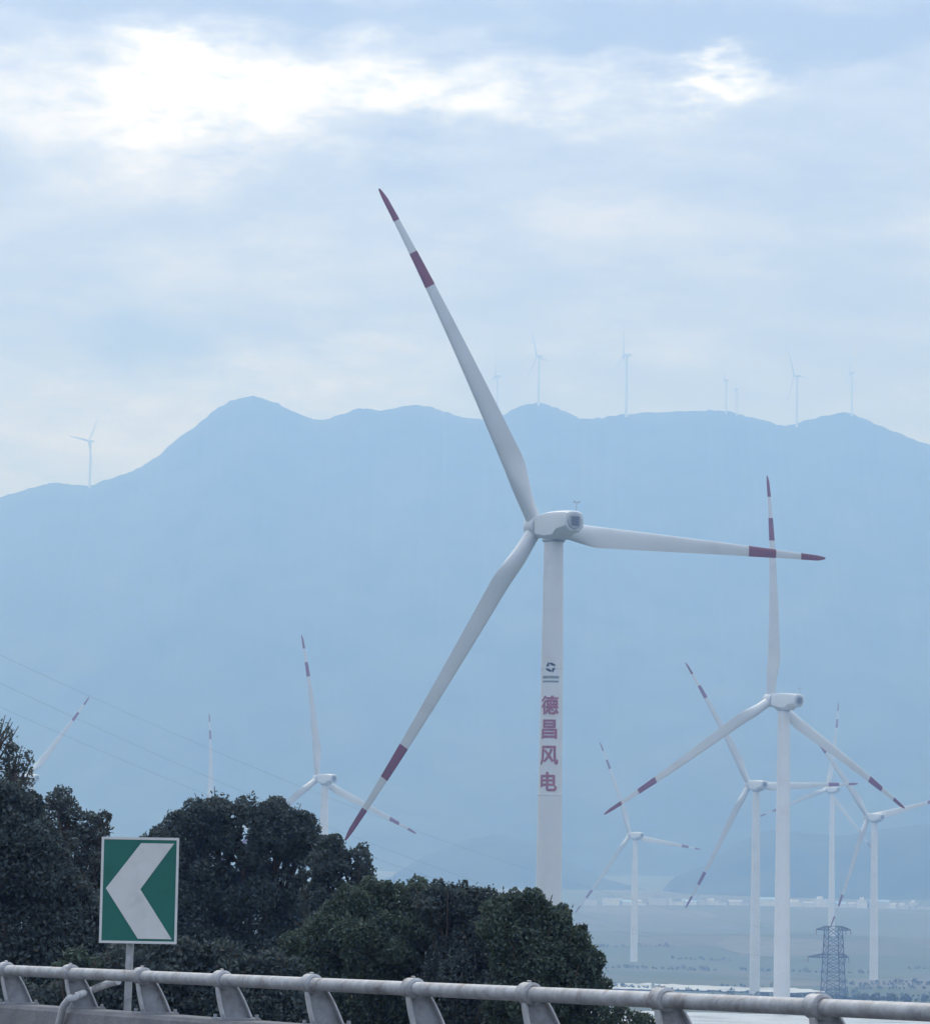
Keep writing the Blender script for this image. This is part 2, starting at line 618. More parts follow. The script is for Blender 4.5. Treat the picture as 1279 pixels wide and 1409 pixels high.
def sheet(name, o0, o1, z, mat, s0=-60, s1=120):
    me = bpy.data.meshes.new(name)
    me.from_pydata([along(s0, o0, z), along(s1, o0, z), along(s1, o1, z), along(s0, o1, z)], [], [(0, 1, 2, 3)])
    return struct(link(name, me, MATS[mat]))


sheet('road', -22, -0.25, 0.0, 'asphalt')
sheet('road_edge_line', -1.15, -1.0, 0.004, 'line_paint')
sheet('road_centre_line', -10.9, -10.75, 0.004, 'line_paint')

# ------------------------------------------------------------------ wind turbines
L_BLADE = 58.0
ROTOR_Y = 5.2                       # hub centre in front of (upwind of) the tower axis


def chord(t):
    if t < 0.2: return 2.35 + (3.55 - 2.35) * sstep((t - 0.04) / 0.15)
    return 0.75 + (3.55 - 0.75) * (1 - (t - 0.2) / 0.8) ** 1.05 if t < 0.975 else 0.75 * max(0.12, (1 - t) / 0.025) ** 0.5


def blade_section(z, grow=0.0, n=20):
    t = z / L_BLADE
    c = chord(t)
    rel = 1.0 if t < 0.035 else 1.0 + (0.22 - 1.0) * sstep((t - 0.035) / 0.2) if t < 0.235 else 0.22 - 0.06 * (t - 0.235)
    rnd = 1 - sstep((t - 0.035) / 0.16)
    tw = -R(4) - R(16) * (1 - t) ** 2.2
    pts = []
    for k in range(n):
        a = 2 * math.pi * k / n
        u = (1 - math.cos(a)) / 2                   # 0 leading, 1 trailing
        yt = 5 * (0.2969 * math.sqrt(u) - 0.126 * u - 0.3516 * u * u + 0.2843 * u ** 3 - 0.1036 * u ** 4)
        th = yt * rel * c * (1 if math.sin(a) >= 0 else -0.8)
        cx, cy = (u - 0.5) * c, math.sin(a) * 0.5 * c
        ax, ay = (u - 0.30) * c, th
        x = cx * rnd + ax * (1 - rnd)
        y = cy * rnd + ay * (1 - rnd)
        if grow:
            q = math.hypot(x, y) or 1
            x += grow * x / q; y += grow * y / q
        pts.append((x * math.cos(tw) - y * math.sin(tw), x * math.sin(tw) + y * math.cos(tw)))
    dy = 0.012 * z + 3.05 * t ** 3
    return [Vector((x, y + dy, z)) for x, y in pts]


def blade_mesh(name, z0, z1, n, grow=0.0, mat='turbine_paint'):
    bm = bmesh.new()
    rings(bm, [blade_section(z0 + (z1 - z0) * i / n, grow) for i in range(n + 1)])
    bmesh.ops.recalc_face_normals(bm, faces=bm.faces)
    me = bpy.data.meshes.new(name)
    bm.to_mesh(me); bm.free()
    shade_by_angle(me, 50)
    me.materials.append(MATS[mat])
    return me


BLADE = blade_mesh('blade', 1.3, L_BLADE, 60)
BANDS = [blade_mesh('red_band', L_BLADE * 0.71, L_BLADE * 0.81, 8, 0.03, 'band_red'),
         blade_mesh('red_band', L_BLADE * 0.905, L_BLADE * 0.9995, 12, 0.03, 'band_red')]


def nacelle_mesh():
    bm = bmesh.new()
    # long box with rounded shoulders, tapering to a chamfered tail; y runs upwind
    def sec(y, w, top, bot, ch):
        hw = w / 2
        pts = [(-hw + ch, top), (hw - ch, top), (hw - ch * 0.3, top - ch * 0.3), (hw, top - ch), (hw, bot + ch * 0.8), (hw - ch * 0.8, bot),
               (-hw + ch * 0.8, bot), (-hw, bot + ch * 0.8), (-hw, top - ch), (-hw + ch * 0.3, top - ch * 0.3)]
        return [Vector((x, y, z)) for x, z in pts]
    rings(bm, [sec(3.35, 2.9, 1.45, -1.5, 0.7), sec(3.1, 3.3, 1.65, -1.75, 0.7), sec(0.0, 3.8, 1.95, -2.3, 0.75), sec(-2.6, 3.85, 2.0, -2.3, 0.8),
               sec(-3.6, 3.8, 2.0, -1.55, 0.9), sec(-5.6, 3.6, 1.95, -1.35, 1.0), sec(-6.0, 3.2, 1.75, -1.15, 1.0)])
    bmesh.ops.recalc_face_normals(bm, faces=bm.faces)
    me = bpy.data.meshes.new('nacelle'); bm.to_mesh(me); bm.free()
    me.materials.append(MATS['turbine_paint'])
    shade_by_angle(me, 32)
    return me


def simple_mesh(name, mat, fn, smooth=None):
    bm = bmesh.new(); fn(bm)
    bmesh.ops.recalc_face_normals(bm, faces=bm.faces)
    me = bpy.data.meshes.new(name); bm.to_mesh(me); bm.free()
    if smooth: shade_by_angle(me, smooth)
    me.materials.append(MATS[mat])
    return me


NACELLE = nacelle_mesh()
TAIL = simple_mesh('tail_panel', 'nacelle_grey', lambda bm: lathe(bm, [(1.28, -6.03), (1.28, -6.16), (1.1, -6.2)], 8, 'Y', (0, 0, 0.3)))
def _louvre(bm):
    for i in range(5):
        box(bm, (-0.7, -6.27, -0.35 + i * 0.3), (0.7, -6.205, -0.20 + i * 0.3))
LOUVRE = simple_mesh('louvre', 'seam_dark', _louvre)
def _mast(bm):
    tube(bm, [(0.9, -5.0, 1.9), (0.9, -5.0, 3.5)], 0.05, 6)
    tube(bm, [(0.4, -5.0, 3.3), (1.4, -5.0, 3.3)], 0.04, 6)
    lathe(bm, [(0.02, 3.3), (0.14, 3.38), (0.14, 3.5), (0.02, 3.55)], 8, 'Z', (0.45, -5.0, 0))
    lathe(bm, [(0.02, 3.3), (0.14, 3.38), (0.14, 3.5), (0.02, 3.55)], 8, 'Z', (1.35, -5.0, 0))
MAST = simple_mesh('wind_gauge', 'nacelle_grey', _mast)
HUB = simple_mesh('hub', 'turbine_paint', lambda bm: lathe(bm, [(1.35, 3.65), (1.75, 3.85), (1.85, 4.6), (1.85, 5.8), (1.6, 6.6), (1.15, 7.2), (0.6, 7.55), (0.1, 7.65)], 28, 'Y'), 40)
SEAM = simple_mesh('shaft_seam', 'seam_dark', lambda bm: lathe(bm, [(1.3, 3.3), (1.3, 3.7)], 24, 'Y'))
UNDER = simple_mesh('yaw_ring', 'nacelle_grey', lambda bm: lathe(bm, [(1.66, -2.62), (1.78, -2.55), (1.78, -2.28), (1.6, -2.25)], 28, 'Z'), 40)


def tower_mesh(h):
    bm = bmesh.new()
    pr = []
    rb, rt = 2.15, 1.5
    n = 4
    rad = lambda z: rb + (rt - rb) * (z / h) ** 1.15
    pr = [(rb + 0.12, -1.5), (rb + 0.12, 0.25), (rad(0.25), 0.3)]
    for i in range(1, n):
        z = h * i / n
        pr += [(rad(z), z - 0.12), (rad(z) + 0.045, z - 0.1), (rad(z) + 0.045, z + 0.1), (rad(z), z + 0.12)]
    pr += [(rt, h)]
    lathe(bm, pr, 40)
    bmesh.ops.recalc_face_normals(bm, faces=bm.faces)
    me = bpy.data.meshes.new('tower'); bm.to_mesh(me); bm.free()
    shade_by_angle(me, 30)
    me.materials.append(MATS['tower_paint'])
    return me, rad


HEIGHTS = []


def turbine(label, hub_px, s, theta, yaw, group, tilt=3.0, bands=True, base_z=None, scale=1.0, detail=True):
    """s: photograph pixels per metre at the turbine; theta: first blade, clockwise from up; yaw: nacelle heading"""
    y = F / s
    hub = P(hub_px[0], hub_px[1], y)
    yw = R(yaw)
    tm_ = Matrix.Rotation(R(tilt), 3, 'X')
    off = Matrix.Rotation(yw, 3, 'Z') @ tm_ @ Vector((0, ROTOR_Y * scale, 0))
    bx, by = hub.x - off.x, hub.y - off.y
    bz = ground_z(bx, by) if base_z is None else base_z
    h = (hub.z - off.z - bz) / scale - 2.6
    HEIGHTS.append((label, round(y), round(h), round(bz, 1)))
    t = thing('wind_turbine', label, 'wind turbine', (bx, by, bz), yw, group)
    t.scale = (scale,) * 3
    tm, rad = tower_mesh(h)
    tw = link('tower', tm, None, t)
    na = link('nacelle', NACELLE, None, t); na.location = (0, 0, h + 2.6); na.rotation_euler.x = R(tilt)
    if detail:
        link('tail_panel', TAIL, None, na); link('louvre', LOUVRE, None, na); link('wind_gauge', MAST, None, na)
        link('shaft_seam', SEAM, None, na); link('yaw_ring', UNDER, None, na)
    hb = link('hub', HUB, None, t); hb.location = (0, 0, h + 2.6); hb.rotation_euler.x = R(tilt)
    for k in range(3):
        b = link('blade', BLADE, None, t)
        b.location = tm_ @ Vector((0, ROTOR_Y, 0)) + Vector((0, 0, h + 2.6))
        b.rotation_euler = (tm_ @ Matrix.Rotation(R(theta + 120 * k), 3, 'Y')).to_euler()
        if bands:
            for me in BANDS: link('red_band', me, None, b)
    return t, tw, rad, h


G_VALLEY = 'wind turbines standing in the valley'
G_RIDGE = 'tiny wind turbines along the mountain ridge'
main_t, main_tower, main_rad, main_h = turbine('largest white wind turbine, red writing down its tower, standing behind the bushes',
                                              (738, 725), 8.85, -29.0, 30, G_VALLEY, 1.8)
turbine('second largest wind turbine, right of the lettered one, one blade pointing straight up', (1060, 963), 5.33, -2.7, 35, G_VALLEY, 4.6)
turbine('wind turbine whose blade points level right across the thicker tower beside it', (1030, 1080), 3.33, -32.4, 30, G_VALLEY, 2.4)
turbine('slim wind turbine rising just above the dark lattice pylon', (1137, 1086), 2.1, 10, 36, G_VALLEY)
turbine('wind turbine at the right edge, its blade leaving the picture', (1193, 1124), 2.75, -42, 34, G_VALLEY)
turbine('faint small wind turbine between the bushes and the group on the right', (866, 1149), 2.34, -23, 36, G_VALLEY)
turbine('pale wind turbine rising from behind the round-topped tree', (437, 1071), 3.41, -9, 38, G_VALLEY)
turbine('wind turbine hidden by the left trees, only one slanting blade showing', (37, 1070), 2.6, 40, 36, G_VALLEY)
turbine('faint wind turbine showing only its upright blade above the round-topped tree', (288, 1104), 2.1, -1.5, 36, G_VALLEY)

# painted writing on the main tower ------------------------------------------------


def tower_local_z(py):
    p = P(757, py, main_t.location.y)
    return p.z - main_t.location.z


def wrap(bm, zc, face_az, lift):
    """bend a flat drawing (x right, y up, metres) round the tower"""
    for i in range(-14, 15):
        bmesh.ops.bisect_plane(bm, geom=bm.verts[:] + bm.edges[:] + bm.faces[:], plane_co=(i * 0.12, 0, 0), plane_no=(1, 0, 0))
    for v in bm.verts:
        z = zc + v.co.y
        r = main_rad(z) + lift + v.co.z
        a = face_az + v.co.x / r
        v.co = Vector((r * math.sin(a), -r * math.cos(a), z))


# camera direction in the turbine's own frame
to_cam = Matrix.Rotation(-main_t.rotation_euler.z, 3, 'Z') @ (Vector((0, 0, 0)) - Vector((main_t.location.x, main_t.location.y, 0)))
FACE = math.atan2(to_cam.x, -to_cam.y) - R(10)


def paint_text(ch, size, zc):
    cu = bpy.data.curves.new('painted_character', 'FONT')
    cu.body = ch
    cu.size = size
    cu.align_x = 'CENTER'
    cu.offset = size * 0.007
    tmp = bpy.data.objects.new('tmp', cu)
    COL.objects.link(tmp)
    dg = bpy.context.evaluated_depsgraph_get()
    me = bpy.data.meshes.new_from_object(tmp.evaluated_get(dg))
    bpy.data.objects.remove(tmp); bpy.data.curves.remove(cu)
    bm = bmesh.new(); bm.from_mesh(me); bpy.data.meshes.remove(me)
    bmesh.ops.remove_doubles(bm, verts=bm.verts, dist=0.001)
    ys = [v.co.y for v in bm.verts]; xs = [v.co.x for v in bm.verts]
    cy, cx = (max(ys) + min(ys)) / 2, (max(xs) + min(xs)) / 2
    k = size * 0.92 / max(max(ys) - min(ys), 0.01)
    for v in bm.verts:
        v.co.x = (v.co.x - cx) * k; v.co.y = (v.co.y - cy) * k
    base = bm.copy()                  # broad brush: the strokes laid again beside themselves
    for k, (dx, dy) in enumerate(((0.07, 0.0), (-0.07, 0.0), (0.0, 0.06), (0.0, -0.06))):
        dup = base.copy()
        for v in dup.verts: v.co += Vector((dx, dy, 0.004 * (k + 1)))
        tmp_me = bpy.data.meshes.new('tmp'); dup.to_mesh(tmp_me); dup.free()
        bm.from_mesh(tmp_me); bpy.data.meshes.remove(tmp_me)
    base.free()
    wrap(bm, zc, FACE, 0.02)
    o = obj('painted_character', bm, MATS['letter_red'], main_tower)
    return o


for ch, py in zip('\u5fb7\u660c\u98ce\u7535', (971, 1004, 1040, 1076)):
    paint_text(ch, 3.1, tower_local_z(py))


def flat_poly(bm, pts, z=0.0):
    bm.faces.new([bm.verts.new((x, y, z)) for x, y in pts])


bm = bmesh.new()                      # emblem: four dark blades of a pinwheel round a light diamond
for k in range(4):
    a = R(90 * k + 20)
    rot = lambda x, y: (x * math.cos(a) - y * math.sin(a), x * math.sin(a) + y * math.cos(a))
    flat_poly(bm, [rot(0.95, 0.0), rot(0.42, 0.62), rot(-0.15, 0.72), rot(0.34, 0.10)])
wrap(bm, tower_local_z(919), FACE + R(3), 0.022)
obj('emblem', bm, MATS['logo_dark'], main_tower)
rnd = random.Random(4)
bm = bmesh.new()                      # two rows of small dark lettering, too small to read
for row, (yy, hh) in enumerate(((0.28, 0.42), (-0.32, 0.3))):
    x = -1.35
    while x < 1.3:
        wd = rnd.uniform(0.16, 0.34)
        flat_poly(bm, [(x, yy), (x + wd, yy), (x + wd, yy + hh), (x, yy + hh)])
        x += wd + 0.05
wrap(bm, tower_local_z(937), FACE + R(2), 0.02)
obj('lettering_row', bm, MATS['logo_grey'], main_tower)

# far turbines on the ridge ---------------------------------------------------------
ridge_list = [((122, 607), 32, 'leftmost tiny wind turbine, alone on the low left shoulder of the mountain'),
              ((681, 517), 5, 'tiny wind turbine on the skyline just right of the tall slanting blade'),
              ((738, 490), -28, 'tiny wind turbine on the rounded top of the middle peak'),
              ((857, 488), -2, 'tiny wind turbine, blade upright, on the ridge right of the middle peak'),
              ((996, 523), -40, 'taller of the two close tiny turbines on the flat ridge'),
              ((1011, 535), 14, 'shorter of the two close tiny turbines on the flat ridge'),
              ((1092, 517), -36, 'tiny wind turbine above the notch in the right part of the ridge'),
              ((1168, 512), 0, 'rightmost tiny wind turbine on the mountain skyline')]
for (hx, hy), th, lab in ridge_list:
    gy = ridge_px(hx)
    yy = RIDGE_Y - 15
    base = P(hx, gy + 3, yy)
    hub_ = P(hx, hy, yy)
    sc = max(0.5, (hub_.z - base.z) / 84.6)
    turbine(lab, (hx, hy), F / yy, th, 62 if hx in (738, 1092, 122) else 78, G_RIDGE, bands=False, base_z=base.z, scale=sc, detail=False)

# ------------------------------------------------------------------ lattice pylon and wires
PY = 1300.0
py_top = P(1146, 1274, PY)
py_base_z = ground_z(py_top.x, PY)
PH_ALL = py_top.z - py_base_z
PH = PH_ALL
pyl = thing('lattice_pylon', 'dark steel lattice power pylon with two crossarms on the plain', 'pylon', (py_top.x, PY, py_base_z), R(12))


def half_w(z):
    t = z / PH
    return 3.6 + (2.5 - 3.6) * min(1.0, t)


for sx in (-1, 1):
    for sy in (-1, 1):
        bm = bmesh.new()
        zs = [-0.5 + (PH + 0.5) * i / 6 for i in range(7)]
        for a, b in zip(zs, zs[1:]):
            strut(bm, (sx * half_w(max(0, a)), sy * half_w(max(0, a)), a), (sx * half_w(b), sy * half_w(b), b), 0.2)
        obj('leg', bm, MATS['pylon_steel'], pyl)
zs = [0.5]
while zs[-1] < PH - 1.2:
    zs.append(zs[-1] + 3.1)
zs[-1] = PH - 0.1
for face in range(4):
    bm = bmesh.new()
    q = Matrix.Rotation(face * math.pi / 2, 3, 'Z')
    for a, b in zip(zs, zs[1:]):
        ha, hb = half_w(a), half_w(b)
        strut(bm, q @ Vector((-ha, -ha, a)), q @ Vector((hb, -hb, b)), 0.12)
        strut(bm, q @ Vector((ha, -ha, a)), q @ Vector((-hb, -hb, b)), 0.12)
        strut(bm, q @ Vector((-hb, -hb, b)), q @ Vector((hb, -hb, b)), 0.12)
    obj('bracing', bm, MATS['pylon_steel'], pyl)
ARMS = []
for zt, wl, wr in ((PH - 1.5, 6.4, 6.4), (PH - 11.2, 9.4, 5.8)):
    for sgn, w in ((-1, wl), (1, wr)):
        bm = bmesh.new()
        h0 = half_w(zt)
        tip = Vector((sgn * w, 0, zt + 0.2))
        for sy in (-1, 1):
            strut(bm, (sgn * h0, sy * h0, zt), tip, 0.2)
            strut(bm, (sgn * h0, sy * h0, zt + 1.4), tip, 0.16)
            for k in (0.3, 0.6):
                strut(bm, Vector((sgn * h0, sy * h0, zt)).lerp(tip, k), Vector((sgn * h0, sy * h0, zt + 1.4)).lerp(tip, k), 0.07)
                strut(bm, Vector((sgn * h0, sy * h0, zt)).lerp(tip, k), Vector((sgn * h0, sy * h0, zt + 1.4)).lerp(tip, k - .3), 0.07)
        arm = obj('crossarm', bm, MATS['pylon_steel'], pyl)
        for k in (1.0, 0.55) if sgn > 0 else (1.0,):
            bm = bmesh.new()
            e = Vector((sgn * h0, 0, zt)).lerp(tip, k)
            lathe(bm, [(0.05, -1.9)] + [(0.22 if i % 2 else 0.1, -1.8 + i * 0.16) for i in range(10)] + [(0.05, 0)], 8, 'Z', e)
            obj('insulator', bm, MATS['insulator'], arm)
        ARMS.append(pyl.matrix_basis @ (tip + Vector((0, 0, -1.9))))


def wire(label, a, b, sag, r=0.016):
    bm = bmesh.new()
    pts = []
    for i in range(41):
        t = i / 40
        p = a.lerp(b, t); p.z -= sag * 4 * t * (1 - t)
        pts.append(p)
    tube(bm, pts, r, 6)
    tag(obj('power_line', bm, MATS['wire'], None), label, 'power line', 'faint wires crossing towards the pylon')


wire('topmost faint power line crossing the sky-blue mountain from the left', P(-150, 830, 620), ARMS[0], 10)
wire('middle faint power line crossing the sky-blue mountain from the left', P(-150, 868, 620), ARMS[2], 10)
wire('lowest faint power line crossing the sky-blue mountain from the left', P(-150, 905, 620), ARMS[3], 12)

# ------------------------------------------------------------------ the far town
rnd = random.Random(11)
TOWN = [(812, 1236), (842, 1240), (861, 1242), (878, 1250), (905, 1238), (921, 1241), (935, 1239), (948, 1243), (962, 1246), (978, 1243), (995, 1245), (1010, 1243),
        (1025, 1240), (1055, 1239), (1094, 1240), (1112, 1244), (1128, 1240), (1142, 1243), (1158, 1238), (1172, 1243), (1186, 1241),
        (1208, 1243), (1226, 1246), (1241, 1243), (1256, 1241), (1270, 1244)]


def building(i, px, py):
    p = P(px, py, 3500) if py > 1220 else P(px, py, 4000)
    w, d, h = rnd.uniform(6, 20), rnd.uniform(6, 11), rnd.choice((3.2, 3.2, 4, 6, 7.5))
    kind = rnd.choice(('block', 'block', 'shed'))
    gz = ground_z(p.x, p.y)
    t = thing('house', '', 'house', (p.x, p.y, gz), rnd.uniform(-0.5, 0.5), 'houses of the far town under the mountain')
    bm = bmesh.new(); box(bm, (-w / 2, -d / 2, -8), (w / 2, d / 2, h)); obj('wall', bm, MATS[rnd.choice(('wall_white', 'wall_white', 'wall_cream'))], t)
    bm = bmesh.new()
    if kind == 'shed':
        rings(bm, [[Vector((-w / 2 - .4, -d / 2 - .4, h + .01)), Vector((-w / 2 - .4, d / 2 + .4, h + .01)), Vector((-w / 2 - .4, 0, h + 2.4))],
                   [Vector((w / 2 + .4, -d / 2 - .4, h + .01)), Vector((w / 2 + .4, d / 2 + .4, h + .01)), Vector((w / 2 + .4, 0, h + 2.4))]])
        rm = rnd.choice(('roof_blue', 'roof_grey'))
    else:
        box(bm, (-w / 2 - .3, -d / 2 - .3, h + .01), (w / 2 + .3, d / 2 + .3, h + .5))
        box(bm, (-w / 4, -d / 4, h + .5), (w / 8, d / 4, h + 2.8))
        rm = 'roof_grey' if rnd.random() < .5 else 'wall_white'
    obj('roof', bm, MATS[rm], t)
    t['label'] = 'tiny pale house in the far town across the plain'


for i, (px, py) in enumerate(TOWN):
    building(i, px, py)

# ------------------------------------------------------------------ guard rail
rail_t = thing('guardrail', 'grey steel pipe guardrail on curved posts along the road edge', 'guardrail', tuple(along(0, 0.1, 0.0)))
org = rail_t.location.copy()


def L(s, off, dz):
    """point in the guardrail's frame: s along, off outwards, dz above the rail's axis"""
    p = RA + RD * s + OUT * off
    return Vector((p.x, p.y, RA.z + GRADE * s + dz)) - org


SP = RLEN / 7
PIPE = 0.050
DROP = 0.315                      # rail axis above the parapet's top
K0, K1 = -4, 12
bm = bmesh.new()
tube(bm, [L(SP * (K0 - 0.5), 0, 0), L(SP * (K1 + 0.5), 0, 0)], PIPE, 20)
obj('rail', bm, MATS['galvanised'], rail_t, 40)
for k in range(K0, K1 + 1):
    s = SP * k
    # curved web plate across the rail
    N = 8
    inner, outer = [], []
    for i in range(N + 1):
        t = i / N                     # 0 top .. 1 base
        inner.append((-0.035 + 0.06 * t ** 1.4, -0.05 - (DROP - 0.05) * t))
        outer.append((0.085 + 0.17 * (t ** 0.75), -0.02 - (DROP - 0.02) * t))
    bm = bmesh.new()
    front = [bm.verts.new(L(s + 0.007, o, z)) for o, z in inner] + [bm.verts.new(L(s + 0.007, o, z)) for o, z in outer[::-1]]
    back = [bm.verts.new(L(s - 0.007, o, z)) for o, z in inner] + [bm.verts.new(L(s - 0.007, o, z)) for o, z in outer[::-1]]
    n = len(front)
    for a in range(N):
        b = n - 1 - a
        bm.faces.new((front[a], front[a + 1], front[b - 1], front[b]))
        bm.faces.new((back[a + 1], back[a], back[b], back[b - 1]))
    for a in range(n):
        b = (a + 1) % n
        bm.faces.new((front[a], back[a], back[b], front[b]))
    po = obj('post', bm, MATS['post_steel'], rail_t)
    for edge, wd in ((inner, 0.035), (outer, 0.05)):
        bm = bmesh.new()
        secs = []
        for (o, z) in edge:
            secs.append([L(s - wd, o - 0.006, z), L(s + wd, o - 0.006, z), L(s + wd, o + 0.008, z), L(s - wd, o + 0.008, z)])
        rings(bm, secs)
        obj('flange', bm, MATS['flange_steel'], po)
    bm = bmesh.new()                  # foot plate with bolts
    c = L(s, 0.13, -DROP)
    a0, a1 = RD * 0.11, OUT * 0.17
    secs = [[c - a0 - a1 + Vector((0, 0, z)), c + a0 - a1 + Vector((0, 0, z)), c + a0 + a1 + Vector((0, 0, z)), c - a0 + a1 + Vector((0, 0, z))] for z in (0.001, 0.018)]
    rings(bm, secs)
    for sa in (-1, 1):
        for sb in (-1, 1):
            q = c + a0 * 0.75 * sa + a1 * 0.85 * sb
            lathe(bm, [(0.016, 0.0185), (0.016, 0.045)], 6, 'Z', q)
    obj('foot_plate', bm, MATS['post_steel'], po)
    bm = bmesh.new()                  # sleeve that clamps the pipe
    tube(bm, [L(s - 0.075, 0, 0.004), L(s - 0.06, 0, 0.004), L(s + 0.06, 0, 0.004), L(s + 0.075, 0, 0.004)], [PIPE + 0.006, PIPE + 0.024, PIPE + 0.024, PIPE + 0.006], 18)
    lathe(bm, [(0.016, 0.0), (0.016, 0.012), (0.010, 0.016)], 8, 'Z', L(s, 0, PIPE + 0.024))
    sl = obj('sleeve', bm, MATS['galvanised'], rail_t, 40)
    bm = bmesh.new()                  # open joint beside the sleeve
    tube(bm, [L(s - 0.092, 0, 0), L(s - 0.078, 0, 0)], PIPE + 0.003, 18)
    obj('joint_gap', bm, MATS['seam_dark'], sl, 40)

par = thing('concrete_parapet', 'grey weathered concrete parapet under the pipe guardrail', 'parapet', tuple(along(0, 0.1, 0.0)))
rp = random.Random(3)
n = 60
bm = bmesh.new()
secs = []
for i in range(n + 1):
    s = SP * (K0 - 0.5) + SP * (K1 - K0 + 1) * i / n
    zt = -DROP - 0.001
    bot = -(RA.z + GRADE * s) - 0.4
    j = lambda: rp.uniform(-0.004, 0.004)
    secs.append([L(s, -0.25 + j(), bot), L(s, -0.12 + j(), zt - 0.35), L(s, -0.07 + j(), zt - 0.03), L(s, -0.045, zt + j() * 0.2), L(s, 0.32, zt + j() * 0.2), L(s, 0.345 + j(), zt - 0.03), L(s, 0.36, bot - 0.4)])
rings(bm, secs)
obj('wall', bm, MATS['concrete'], par)

# bent pipe stub leaning on the parapet behind the second post
def at_rail(px, py, extra):
    # point at a pixel, on the vertical plane parallel to the rail 'extra' metres beyond it
    o = Vector((0, 0, CAM_Z)); d = (P(px, py, 1.0) - o)
    q = along(0, extra)
    t = (q - o).dot(OUT) / d.dot(OUT)
    return o + d * t


bp = [at_rail(78, 1425, -0.13), at_rail(84, 1398, -0.13), at_rail(88, 1384, -0.13), at_rail(95, 1375, -0.12), at_rail(104, 1371, -0.08), at_rail(125, 1363, 0.3), at_rail(148, 1354, 0.34), at_rail(163, 1350, 0.38)]
bm = bmesh.new()
tube(bm, bp, 0.033, 12)
tag(obj('bent_pipe', bm, MATS['flange_steel'], None, 40), 'bent pale steel pipe sticking up beside the second guardrail post', 'pipe')

# ------------------------------------------------------------------ chevron sign
s_sign = (at_rail(180, 1340, 0.42) - along(0, 0.42)).dot(RD)
ctr = at_rail(190.5, 1225, 0.42)
D_S = ctr.y
W_S, H_S = 107 / F * D_S, 145 / F * D_S
foot = at_rail(177, 1400, 0.42)
sgn = thing('chevron_sign', 'green curve sign with a large white chevron pointing left, on a post behind the rail', 'sign',
            (ctr.x - 0.07, ctr.y + 0.09, 0.2), R(-3))


def slab(bm, pts, y0, y1):
    secs = [[Vector((x, y, z)) for x, z in pts] for y in (y0, y1)]
    rings(bm, secs)


cz = ctr.z - 0.2
x0, x1, z0, z1 = -W_S / 2 + 0.07, W_S / 2 + 0.07, cz - H_S / 2, cz + H_S / 2
bm = bmesh.new(); box(bm, (x0, 0, z0), (x1, 0.004, z1)); obj('panel', bm, MATS['sign_green'], sgn)
bt = 0.022
for a in ((x0, x1, z1 - bt, z1), (x0, x1, z0, z0 + bt), (x0, x0 + bt, z0 + bt, z1 - bt), (x1 - bt, x1, z0 + bt, z1 - bt)):
    bm = bmesh.new(); box(bm, (a[0], -0.003, a[2]), (a[1], -0.0005, a[3])); obj('border', bm, MATS['sign_white'], sgn)
CH = [(.51, .055), (.935, .055), (.515, .49), (.935, .955), (.50, .955), (.07, .485)]
pts = [(x0 + u * (x1 - x0), z1 - v * (z1 - z0)) for u, v in CH]
bm = bmesh.new()
vs = [[bm.verts.new((x, y, z)) for x, z in pts] for y in (-0.004, -0.0008)]
for q in vs:
    bm.faces.new((q[0], q[1], q[2], q[5])); bm.faces.new((q[5], q[2], q[3], q[4]))
for i in range(6):
    j = (i + 1) % 6
    bm.faces.new((vs[0][i], vs[0][j], vs[1][j], vs[1][i]))
obj('chevron', bm, MATS['sign_white'], sgn)
for zz in (cz + 0.22, cz - 0.22):
    bm = bmesh.new(); box(bm, (x0 + 0.03, 0.0045, zz - 0.02), (x1 - 0.03, 0.03, zz + 0.02)); obj('back_bar', bm, MATS['sign_back'], sgn)
bm = bmesh.new()
tube(bm, [(-0.03, 0.065, -0.6), (0.005, 0.065, z1 - 0.1)], 0.034, 14)
obj('post', bm, MATS['galvanised'], sgn, 40)

# ------------------------------------------------------------------ trees and bushes
TOTAL = 0


